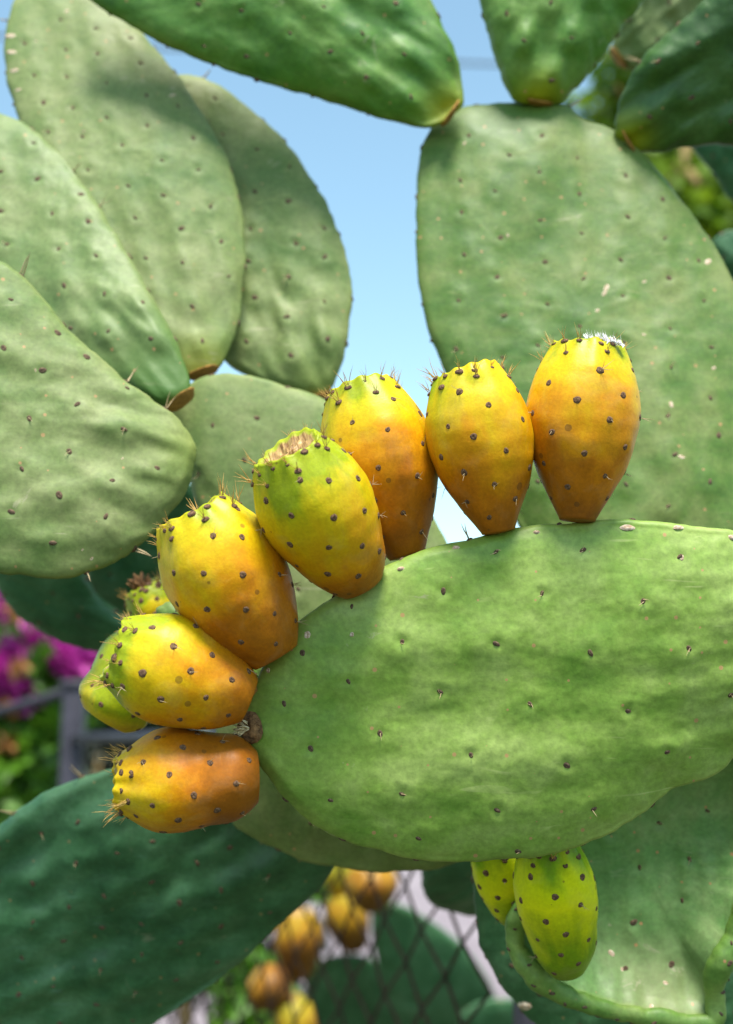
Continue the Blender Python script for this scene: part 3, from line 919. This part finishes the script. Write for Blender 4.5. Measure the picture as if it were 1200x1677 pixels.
# --- pads at lower right
M_ = Pad('cactus_pad', 'cupped old pad with a thick rolled lime rim at lower right',
         [(832, 1508), (838, 1548), (860, 1582), (890, 1608), (930, 1628), (1000, 1650), (1080, 1664), (1150, 1668), (1164, 1640), (1160, 1590), (1182, 1535), (1202, 1470), (1235, 1380), (1250, 1280), (1200, 1210), (1090, 1190), (980, 1240), (915, 1330), (862, 1430)],
         0.640, 0.05, 0.05, 0.017, M_OLD, base=(1075, 1636), seed=75, bbump=0, base_reach=.030, cup=.012, rimroll=.016, rimb=.003, bump=.0006, wave=.0015, rot=.3, spacing=.026, edge_pow=9, base_amt=.4, collar=False, rim_step=None)
N_ = Pad('cactus_pad', 'bluish green pad edge with a white wart behind the rolled rim pad',
         [(779, 1400), (774, 1450), (777, 1500), (790, 1555), (815, 1605), (850, 1650), (900, 1695), (1000, 1740), (1120, 1760), (1230, 1730), (1290, 1600), (1280, 1420), (1180, 1300), (1000, 1270), (850, 1310)],
         0.705, 0.0, -0.05, 0.020, M_BLUE, base=(1250, 1400), seed=79, rot=.3, spacing=.024, base_amt=0, collar=False, rim_step=.018)
RB = Pad('cactus_pad', 'dark olive pad in the bottom right corner behind the rolled rim',
         [(1150, 1560), (1160, 1660), (1220, 1740), (1330, 1740), (1390, 1620), (1340, 1480), (1230, 1450)],
         0.85, 0.2, -0.5, 0.02, M_BLUE, base=(1380, 1600), seed=83, rot=.3, base_amt=0, collar=False)

# the thick rolled rim of the cupped pad
M_RIM = pad_material('cactus_skin_rolled_rim', (0.06, 0.15, 0.020), (0.11, 0.21, 0.034), (0.19, 0.27, 0.060), (0.3, 0.2, 0.1), (0.2, 0.3, 0.05), 0.5, 0.3, 1.0)
nn_ = len(M_.o2); ring = np.array([M_.cen + .975 * (q - M_.cen) for q in M_.o2])
wz = M_.w(ring, np.full(nn_, .975), True) - .0012
V = []; Q = []; m = 14
for i in range(nn_):
    tg = ring[(i + 1) % nn_] - ring[i - 1]; tg /= np.linalg.norm(tg)
    no = np.array((tg[1], -tg[0]))
    rad_ = .0048 * (1 + .34 * float(noise2(i * .10, 3.1, 5)) + .12 * float(noise2(i * .33, 1.7, 8)))
    for j in range(m):
        c = 2 * math.pi * j / m
        k_ = 1 + .10 * float(noise2(i * .21, math.cos(c) * 1.5 + math.sin(c), 12))
        pq = ring[i] + no * math.cos(c) * rad_ * k_ * 1.05
        V.append((pq[0], pq[1], wz[i] + math.sin(c) * rad_ * k_ + .0034 * float(noise2(i * .08, 0.3, 31))))
for i in range(nn_):
    for j in range(m):
        Q.append((i * m + j, ((i + 1) % nn_) * m + j, ((i + 1) % nn_) * m + (j + 1) % m, i * m + (j + 1) % m))
rimo = link('rolled_rim', mesh_from('rolled_rim', V, np.array(Q), M_RIM), M_.root)
rn_ = random.Random(77)
for i in range(0, nn_, 5):
    c = rn_.uniform(.2, 1.9)
    tg = ring[(i + 1) % nn_] - ring[i - 1]; tg /= np.linalg.norm(tg)
    no = np.array((tg[1], -tg[0]))
    nrm = (no[0] * math.cos(c), no[1] * math.cos(c), math.sin(c))
    place('areole', rn_.choice(PAD_AREOLES), rimo, Vector(V[i * m + int(c / 6.283 * m)]), nrm, None, rn_.uniform(.7, 1.2))

# --- far pads behind the fence
FARG = 'blurred far cactus pads behind the fence'
for (nm, lab, ol, d, sx, sy, sd) in (
        ('cactus_pad', 'round dark far pad behind the fence below the far fruit cluster', [(500, 1620), (515, 1580), (565, 1562), (615, 1575), (645, 1620), (650, 1700), (600, 1760), (530, 1750), (500, 1690)], 2.25, .1, -.4, 90),
        ('cactus_pad', 'tall slanting dark far pad behind the fence right of the far fruit cluster', [(610, 1490), (640, 1478), (700, 1505), (770, 1560), (815, 1640), (830, 1730), (760, 1790), (680, 1740), (640, 1640), (612, 1550)], 2.15, -.1, -.4, 94),
        ('cactus_pad', 'lowest dark far pad behind the fence at the bottom edge', [(750, 1690), (770, 1650), (830, 1635), (900, 1660), (930, 1740), (860, 1800), (780, 1780)], 1.9, 0, -.4, 98)):
    Pad(nm, lab, ol, d, sx, sy, .03, M_BLUE, base=ol[-2], seed=sd, nang=120, nr=26, rot=.2, base_amt=0, collar=False, group=FARG, rim_step=.05, spacing=.045, ascale=1.3)

# dark pad set in the gap far back
Pad('cactus_pad', 'dark shaded pad far back left of the white warted pad',
    [(690, 1425), (700, 1470), (735, 1490), (790, 1500), (840, 1470), (840, 1400), (760, 1380), (705, 1395)], 0.95, 0, -.9, .016, M_BLUE, base=(835, 1400), seed=101, nang=120, nr=26, rim_step=None,
    base_amt=0, collar=False, spacing=.05)

# ------------------------------------------------------------------ fruits
PROFILE = [(0.0, .30), (.03, .355), (.08, .42), (.16, .56), (.28, .765), (.40, .915), (.52, .99), (.62, 1.0), (.72, .965), (.82, .87), (.90, .755), (.955, .665), (.985, .615), (1.0, .575)]
PT = np.array(PROFILE)


def prof(t, fat=0.0):
    t = np.asarray(t)
    tt = np.linspace(0, 1, 400)
    y = np.interp(tt, PT[:, 0], PT[:, 1])
    ker = np.ones(21) / 21
    yp = np.concatenate([np.full(10, y[0]), y, np.full(10, y[-1])])
    ys = np.convolve(yp, ker, 'valid')
    return np.interp(t, tt, ys) + fat * np.exp(-((t - .1) / .18) ** 2) * .3


def fruit(label, base, top, width, d_base, d_top, ripeness, mat=None, group='ripe prickly pears along the pad edge', seed=0, detail=True, fat=0.0, topr=1.0, n_ar=40, name='prickly_pear', spine_k=1.0, roll=0.0, cupd=.055):
    mat = mat or M_FRUIT
    B = P(base[0], base[1], d_base); Tp = P(top[0], top[1], d_top)
    ax = Tp - B; L = ax.length; z = ax.normalized()
    R = width * .5 * (.5 * (d_base + d_top)) / FPX
    x = (RIGHT - z * RIGHT.dot(z))
    if x.length < .2: x = FWD - z * FWD.dot(z)
    x.normalize(); y = z.cross(x)
    Mx = Matrix(((*x[:], 0), (*y[:], 0), (*z[:], 0), (0, 0, 0, 1))).transposed() @ Matrix.Rotation(roll, 4, 'Z')
    Mx.translation = B
    rn = random.Random(seed)
    # areole lattice, spiral
    AR = []
    for i in range(n_ar):
        f = (i + .5) / n_ar
        t = .07 + .86 * f
        AR.append((t + rn.uniform(-.012, .012), (i * 2.39996 + rn.uniform(-.08, .08) + seed) % 6.28318))
    n_rim = 13
    RIM = [(rn.uniform(.965, .99), 6.28318 * (i + rn.uniform(-.2, .2)) / n_rim) for i in range(n_rim)]
    RIM2 = [(rn.uniform(.90, .925), 6.28318 * (i + .5 + rn.uniform(-.2, .2)) / 7) for i in range(7)]
    RIM = RIM + RIM2
    AR = [a for a in AR if a[0] < .88]

    nph, ntt = (112, 96) if detail else (40, 32)
    ph = np.arange(nph) / nph * 2 * np.pi
    cup_rows = 14 if detail else 6
    asym = (rn.uniform(-.05, .05), rn.uniform(-.05, .05))

    def radius(t, p):
        r = R * prof(t, fat) * (1 + (topr - 1) * np.clip((t - .7) / .3, 0, 1) ** 1.5)
        r = r * (1 + .022 * np.cos(3 * p + seed) * np.sin(math.pi * np.clip(t, 0, 1)) + .018 * np.cos(5 * p + 2 * seed) * t)
        rib = np.clip((t - .72) / .25, 0, 1)
        r = r * (1 + .016 * rib * np.cos(n_rim * p + 1)) 
        r = r * (1 + .02 * noise2(np.cos(p) * 1.7 + seed, np.sin(p) * 1.7 + t * 3.2, seed))
        for (ta, pa) in AR:
            dp = (p - pa + np.pi) % (2 * np.pi) - np.pi
            d2 = (dp * r / .0055) ** 2 + ((t - ta) * L / .0065) ** 2
            low = 1.0 + 1.2 * np.exp(-((ta) / .25) ** 2)
            r = r + low * .00058 * np.exp(-d2) - .00030 * np.exp(-d2 * 9)
        for (ta, pa) in RIM:
            dp = (p - pa + np.pi) % (2 * np.pi) - np.pi
            d2 = (dp * r / .0036) ** 2 + ((t - ta) * L / .0042) ** 2
            r = r + .0006 * np.exp(-d2)
        return r

    tl = np.linspace(0, 1, ntt)
    TT, PP = np.meshgrid(tl, ph, indexing='ij')
    RR = radius(TT, PP)
    bow = (asym[0] * R * np.sin(math.pi * TT), asym[1] * R * np.sin(math.pi * TT))
    X = RR * np.cos(PP) + bow[0]; Y = RR * np.sin(PP) + bow[1]; Z = TT * L
    Z = Z + np.clip((TT - .9) / .1, 0, 1) * (.0004 * np.cos(n_rim * PP + 1) + .0010 * np.cos(2 * PP + seed))
    # dished base
    V = [np.stack([X, Y, Z], -1).reshape(-1, 3)]
    ax_t = [TT.ravel()]; scar = [np.zeros(TT.size)]
    rimr = RR[-1]; rimz = Z[-1]
    for i in range(1, cup_rows + 1):
        f = i / cup_rows
        rr = rimr * (1 - f) ** .9 + 1e-5
        zz = rimz - cupd * L * (1 - (1 - f) ** 2.2) + .0006 * noise2(np.cos(ph) * 5 * (1 - f), np.sin(ph) * 5 * (1 - f), seed + i)
        V.append(np.stack([rr * np.cos(ph), rr * np.sin(ph), zz], -1)); ax_t.append(np.ones(nph)); scar.append(np.full(nph, min(1, max(0, (f - .10) / .12))))
    # closed base
    for i in range(1, 4):
        f = i / 3
        rr = RR[0] * (1 - f) + 1e-5
        V.append(np.stack([rr * np.cos(ph), rr * np.sin(ph), np.full(nph, -.0008 * math.sin(f * 1.57))], -1)); ax_t.append(np.zeros(nph)); scar.append(np.zeros(nph))
    V = np.concatenate(V)
    rows_main = ntt + cup_rows
    i0 = np.arange(rows_main - 1)[:, None] * nph + np.arange(nph)[None]; j1 = np.roll(np.arange(nph), -1)
    i1 = np.arange(rows_main - 1)[:, None] * nph + j1[None]
    Q = np.stack([i0, i1, i1 + nph, i0 + nph], -1).reshape(-1, 4)
    bq = []
    prev = np.arange(nph)
    for i in range(3):
        cur = (rows_main + i) * nph + np.arange(nph)
        bq.append(np.stack([prev, cur, cur[j1], prev[j1]], -1)); prev = cur
    Q = np.concatenate([Q] + bq)
    me = mesh_from(name, V, Q, mat, attrs={'axial': np.concatenate(ax_t), 'scar': np.concatenate(scar)})
    o = link(name, me); o.matrix_world = Mx
    tag(o, label, 'prickly pear', group)
    o['ripeness'] = float(ripeness)

    def pt(t, p):
        e = .01
        def s(a, b):
            r = float(radius(np.array([a]), np.array([b]))[0])
            return Vector((r * math.cos(b) + asym[0] * R * math.sin(math.pi * a), r * math.sin(b) + asym[1] * R * math.sin(math.pi * a), a * L))
        a = s(t, p); n = (s(t, p + e) - a).cross(s(t + e * .5, p) - a).normalized()
        return a, n
    if detail:
        for (t, p) in AR:
            a, nn = pt(t, p)
            ar = place('areole', rn.choice(AREOLES), o, a, nn, None, rn.uniform(.85, 1.2) * (.85 + .25 * t))
            if rn.random() < .38 * spine_k:
                q = place('spines', rn.choice(SP_FEW), ar, (0, 0, .0005), (0, 0, 1), None, rn.uniform(.7, 1.1))
        for (t, p) in RIM:
            a, nn = pt(min(t, .985), p)
            nn = (nn * .75 + Vector((0, 0, .65))).normalized()
            ar = place('areole', rn.choice(AREOLES), o, a - nn * .0002, nn, None, rn.uniform(.85, 1.25))
            if rn.random() < .75 * spine_k:
                place('spines', rn.choice(SP_TOP), ar, (0, 0, .0004), (0, 0, 1), None, rn.uniform(.55, 1.0))
    else:
        for (t, p) in AR[::2]:
            a, nn = pt(t, p)
            place('areole', AREOLES[0], o, a, nn, None, 1.5)
    return o, pt


FR1, FR1pt = fruit('tallest standing ripe fruit at right end of the row, topped by a feather', (945, 852), (962, 566), 183, .556, .566, .55, seed=1, topr=1.02)
fruit('ripe upright fruit second from the right end, left of the feathered one', (817, 871), (764, 606), 172, .556, .560, .60, seed=2, topr=1.0)
fruit('ripe orange fruit third from the right, partly hidden behind its left neighbour', (668, 910), (588, 632), 184, .570, .578, .62, seed=3, topr=1.0)
fruit('yellow-green fruit leaning left whose dry tan flower scar faces the camera', (592, 958), (468, 733), 190, .552, .530, .34, seed=4, topr=.96, cupd=.05, fat=.40)
fruit('large ripe orange fruit leaning left, above the lowest two of the row', (452, 1076), (312, 838), 200, .548, .546, .52, seed=5, topr=1.0, fat=.40)
fruit('yellow ripe fruit lying sideways with its spiny end pointing to the left', (408, 1147), (186, 1062), 178, .545, .538, .42, seed=6, topr=.93, fat=.5)
fruit('lowest ripe orange fruit of the row, lying level under the sideways one', (420, 1272), (188, 1282), 168, .550, .538, .74, seed=7, topr=.78, fat=.9)
# unripe ones
fruit('lime yellow fruit standing on the rolled rim under the big green pad', (929, 1586), (895, 1372), 131, .612, .592, .62, M_UNRIPE, 'lime yellow unripe fruits', seed=8, spine_k=.2, fat=.7)
fruit('small lime fruit half hidden left of the other one under the green pad', (850, 1512), (806, 1370), 92, .640, .628, .5, M_UNRIPE, 'lime yellow unripe fruits', seed=9, spine_k=.2, fat=.4)
fruit('blurred yellow-green fruit peeping out left behind the sideways fruit', (172, 1178), (262, 1040), 132,   .625, .63, -.45, None, 'fruits behind the front row', seed=10, spine_k=.4, fat=1.3)
R1, R1pt = fruit('blurred olive fruit with a withered brown flower, behind the large leaning fruit', (290, 1050), (232, 962), 84, .70, .70, .18, None, 'fruits behind the front row', seed=11, spine_k=.6, fat=.4)
# far cluster behind fence
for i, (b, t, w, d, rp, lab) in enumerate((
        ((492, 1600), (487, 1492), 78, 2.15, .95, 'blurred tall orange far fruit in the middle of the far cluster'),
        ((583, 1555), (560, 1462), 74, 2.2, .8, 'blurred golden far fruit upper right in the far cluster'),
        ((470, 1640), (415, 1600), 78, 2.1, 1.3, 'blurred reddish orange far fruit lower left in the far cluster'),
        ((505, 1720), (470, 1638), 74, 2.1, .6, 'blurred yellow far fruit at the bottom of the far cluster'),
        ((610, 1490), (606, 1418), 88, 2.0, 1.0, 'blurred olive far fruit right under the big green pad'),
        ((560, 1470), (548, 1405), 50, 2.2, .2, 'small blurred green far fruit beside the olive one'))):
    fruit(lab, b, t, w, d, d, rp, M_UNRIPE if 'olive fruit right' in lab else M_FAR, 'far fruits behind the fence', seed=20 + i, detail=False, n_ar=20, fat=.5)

# small green weeds by the fence
wd = empty('weed', P(400, 1600, 2.6)); wd.location.z = 0
tag(wd, 'bright green weed beside the far fruit cluster behind the fence', 'plant')
leaves('foliage', M_LEAF_BUSH, blob_points([(P(395, 1600, 2.6) - wd.location, (.06, .06, .10), 1.0), (P(410, 1660, 2.5) - wd.location, (.07, .06, .08), 1.0), (P(540, 1440, 2.6) - wd.location, (.05, .05, .04), .5), (P(430, 1720, 2.5) - wd.location, (.08, .06, .2), 1.5)], 90), 0.045, wd)
ws = MB()
for i in range(5):
    q = P(380 + i * 14, 1650, 2.55) - wd.location
    ws.tube([(q.x * .5, q.y, 0), (q.x * .8, q.y, q.z * .6), q], [.006, .005, .003], 6)
link('stem', ws.mesh('stem', M_LEAF_BUSH), wd)

# ------------------------------------------------------------------ marks and scars on the main pad
def scar_mesh(name, mat, r, h, seed, squash=.7):
    V = []; Q = []
    n, m = 18, 6
    for i in range(m + 1):
        f = i / m
        for j in range(n):
            th = 2 * math.pi * j / n
            w = 1 + .18 * float(noise2(math.cos(th) * 1.5, math.sin(th) * 1.5, seed))
            rr = r * (1 - f) * w + 1e-6
            z = h * (1 - (1 - f) ** 3) * (1 - .5 * math.exp(-((1 - f) / .3) ** 2)) - .0003
            V.append((rr * math.cos(th), rr * squash * math.sin(th), z))
    for i in range(m):
        for j in range(n):
            Q.append((i * n + j, i * n + (j + 1) % n, (i + 1) * n + (j + 1) % n, (i + 1) * n + j))
    return mesh_from(name, V, np.array(Q), mat)


for (px, py, r, sq, sd) in ((503, 1038, .0019, .95, 1), (575, 1036, .0012, .9, 2), (1106, 912, .0016, .8, 3), (439, 1097, .0013, .9, 4)):
    p, nn = MAIN.at(px, py)
    place('scar', scar_mesh('scar', M_CORK, r, .0007, sd, sq), MAIN.root, p, nn, .6)
for (px, py, r, sd) in ((1023, 860, .0034, 5), (1106, 860, .0026, 6), (1194, 876, .0026, 7), (876, 868, .0017, 8), (745, 893, .0018, 9), (655, 927, .0018, 10)):
    p, nn = MAIN.at(px, py + 3)
    place('scar', scar_mesh('scar', M_CORK, r, .0012, sd, .5), MAIN.root, p, (nn[0], nn[1] + .6, nn[2]), 0)
p, nn = N_.at(858, 1640)
place('scar', scar_mesh('scar', M_CORK, .0040, .0022, 12, .75), N_.root, p, nn, .6)
for (px, py, r) in ((990, 482, .0032), (986, 492, .0024), (1158, 432, .0030), (1052, 470, .0018), (975, 520, .0020), (925, 572, .0020), (1165, 610, .0022), (1093, 675, .0024), (760, 250, .0016), (880, 300, .0015), (1050, 560, .0016), (1110, 760, .0020), (830, 400, .0014)):
    p, nn = BIG.at(px, py)
    place('scar', scar_mesh('scar', M_CORK, r, .0005, int(px), .6), BIG.root, p, nn, px)
for (px, py, r) in ((18, 60, .0042), (20, 88, .0036), (24, 118, .0034), (30, 150, .0026), (112, 30, .0022), (285, 172, .0026), (60, 75, .0015), (140, 230, .0014)):
    p, nn = D1.at(px, py)
    place('scar', scar_mesh('scar', M_CORK, r, .0006, int(px), .45), D1.root, p, nn, 1.3)
for (px, py, r) in ((150, 918, .0016), (135, 905, .0012), (60, 620, .0014), (200, 760, .0012)):
    p, nn = D3.at(px, py)
    place('scar', scar_mesh('scar', M_CORK, r, .0004, int(px), .5), D3.root, p, nn, .7)
for (px, py, r) in ((975, 1530, .0022), (1005, 1565, .0022), (1060, 1640, .002), (1020, 1590, .0015), (1090, 1610, .0018)):
    p, nn = M_.at(px, py)
    place('scar', scar_mesh('scar', M_CORK, r, .0006, int(px), .7), M_.root, p, nn, px)

# scar of a picked fruit at the left tip of the main pad: cup with frayed fibres
p, nn = MAIN.at(413, 1190)
tipn = Vector((-.55, .05, .85)).normalized()
stub = place('fruit_scar', scar_mesh('fruit_scar', M_DRY, .0072, .0042, 31, .95), MAIN.root, p + Vector((-.0012, 0, -.0004)), tipn, 0)
fb = MB(); rr = random.Random(4)
for i in range(46):
    a = rr.uniform(0, 6.28); r0 = rr.uniform(0, .0026)
    o_ = Vector((math.cos(a) * r0, math.sin(a) * r0 - .0005, .0020))
    d_ = Vector((math.cos(a) * .5 + rr.uniform(-.3, .3), math.sin(a) * .5 - .6, .7)).normalized()
    ln = rr.uniform(.0026, .0058)
    fb.tube([o_, o_ + d_ * ln * .6, o_ + d_ * ln + Vector((0, -.0008, -.0006))], [.00034, .0003, .0001], 5)
link('fibres', fb.mesh('fibres', M_FIBRE), stub)
fb = MB()
for i in range(40):
    a = rr.uniform(0, 6.28)
    o_ = Vector((math.cos(a), math.sin(a), 0)) * .0048 + Vector((0, 0, .0008))
    d_ = Vector((math.cos(a) * .6, math.sin(a) * .6, rr.uniform(.3, 1))).normalized() * rr.uniform(.0012, .003)
    fb.tube([o_, o_ + d_], [.0003, .0001], 4)
link('bristles', fb.mesh('bristles', M_DRY), stub)
# dry brown flake between the fruits
fk = MB()
a = P(419, 1102, .552); b = P(410, 1142, .551)
fk.tube([a, a.lerp(b, .3) + Vector((-.0006, 0, 0)), a.lerp(b, .7) + Vector((.0010, 0, 0)), b], [.0006, .0012, .0014, .0007], 7)
inv = MAIN.root.matrix_world.inverted()
fo = link('dry_flake', fk.mesh('dry_flake', M_JOINT), MAIN.root); fo.matrix_local = inv

# withered flower on the blurred fruit
wf_ = MB(); rr = random.Random(9)
for i in range(46):
    a = rr.uniform(0, 6.28); el = rr.uniform(0, 1.2)
    d_ = Vector((math.sin(el) * math.cos(a), math.sin(el) * math.sin(a), math.cos(el))) * rr.uniform(.004, .010)
    wf_.tube([(0, 0, 0), d_ * .6 + Vector((rr.uniform(-1, 1), rr.uniform(-1, 1), 0)) * .001, d_], [.0012, .001, .0004], 5)
wfo = link('withered_flower', wf_.mesh('withered_flower', M_DRY), R1)
wfo.location = (0, 0, (P(232, 962, .70) - P(290, 1050, .70)).length - .001)

# ------------------------------------------------------------------ feather on the tallest fruit
fc = P(993, 563, .5525)
fe = empty('feather', fc)
tag(fe, 'small white downy feather caught on the top of the rightmost fruit', 'feather')
rr = random.Random(12)
shaft = [Vector((-.0075, 0, .0012)), Vector((-.003, -.001, .0006)), Vector((.003, -.0012, .0006)), Vector((.0080, -.0004, -.0008))]
sm = MB(); sm.tube(shaft, [.0002, .00022, .0002, .0001], 6)
fe.scale = (1.0, 1.0, 1.3)
link('shaft', sm.mesh('shaft', M_FEATHER), fe)
bm_ = MB()
for i in range(250):
    thick = i < 95
    f = rr.random()
    q_ = f * 2.999; j = int(q_); o_ = shaft[j].lerp(shaft[j + 1], q_ - j)
    d_ = Vector((-.80 + rr.uniform(-.25, .45), rr.choice((-1, 1)) * .25 + rr.uniform(-.35, .35), .28 + rr.uniform(-.42, .38))).normalized()
    ln = (rr.uniform(.0024, .0042) if thick else rr.uniform(.003, .0055)) * (1.0 - .3 * f)
    curl = Vector((.35 + rr.uniform(-.2, .5), rr.uniform(-.4, .4), rr.uniform(-.55, .6))) * ln * .55
    k_ = .00034 if thick else .00009
    pts_ = [o_ + d_ * ln * t + curl * t * t for t in (0, .2, .4, .6, .8, 1)]
    bm_.tube(pts_, [k_ * .6, k_, k_, k_ * .85, k_ * .6, k_ * .15], 5, False)
dn = link('down', bm_.mesh('down', M_FEATHER), fe)
dn['kind'] = 'stuff'
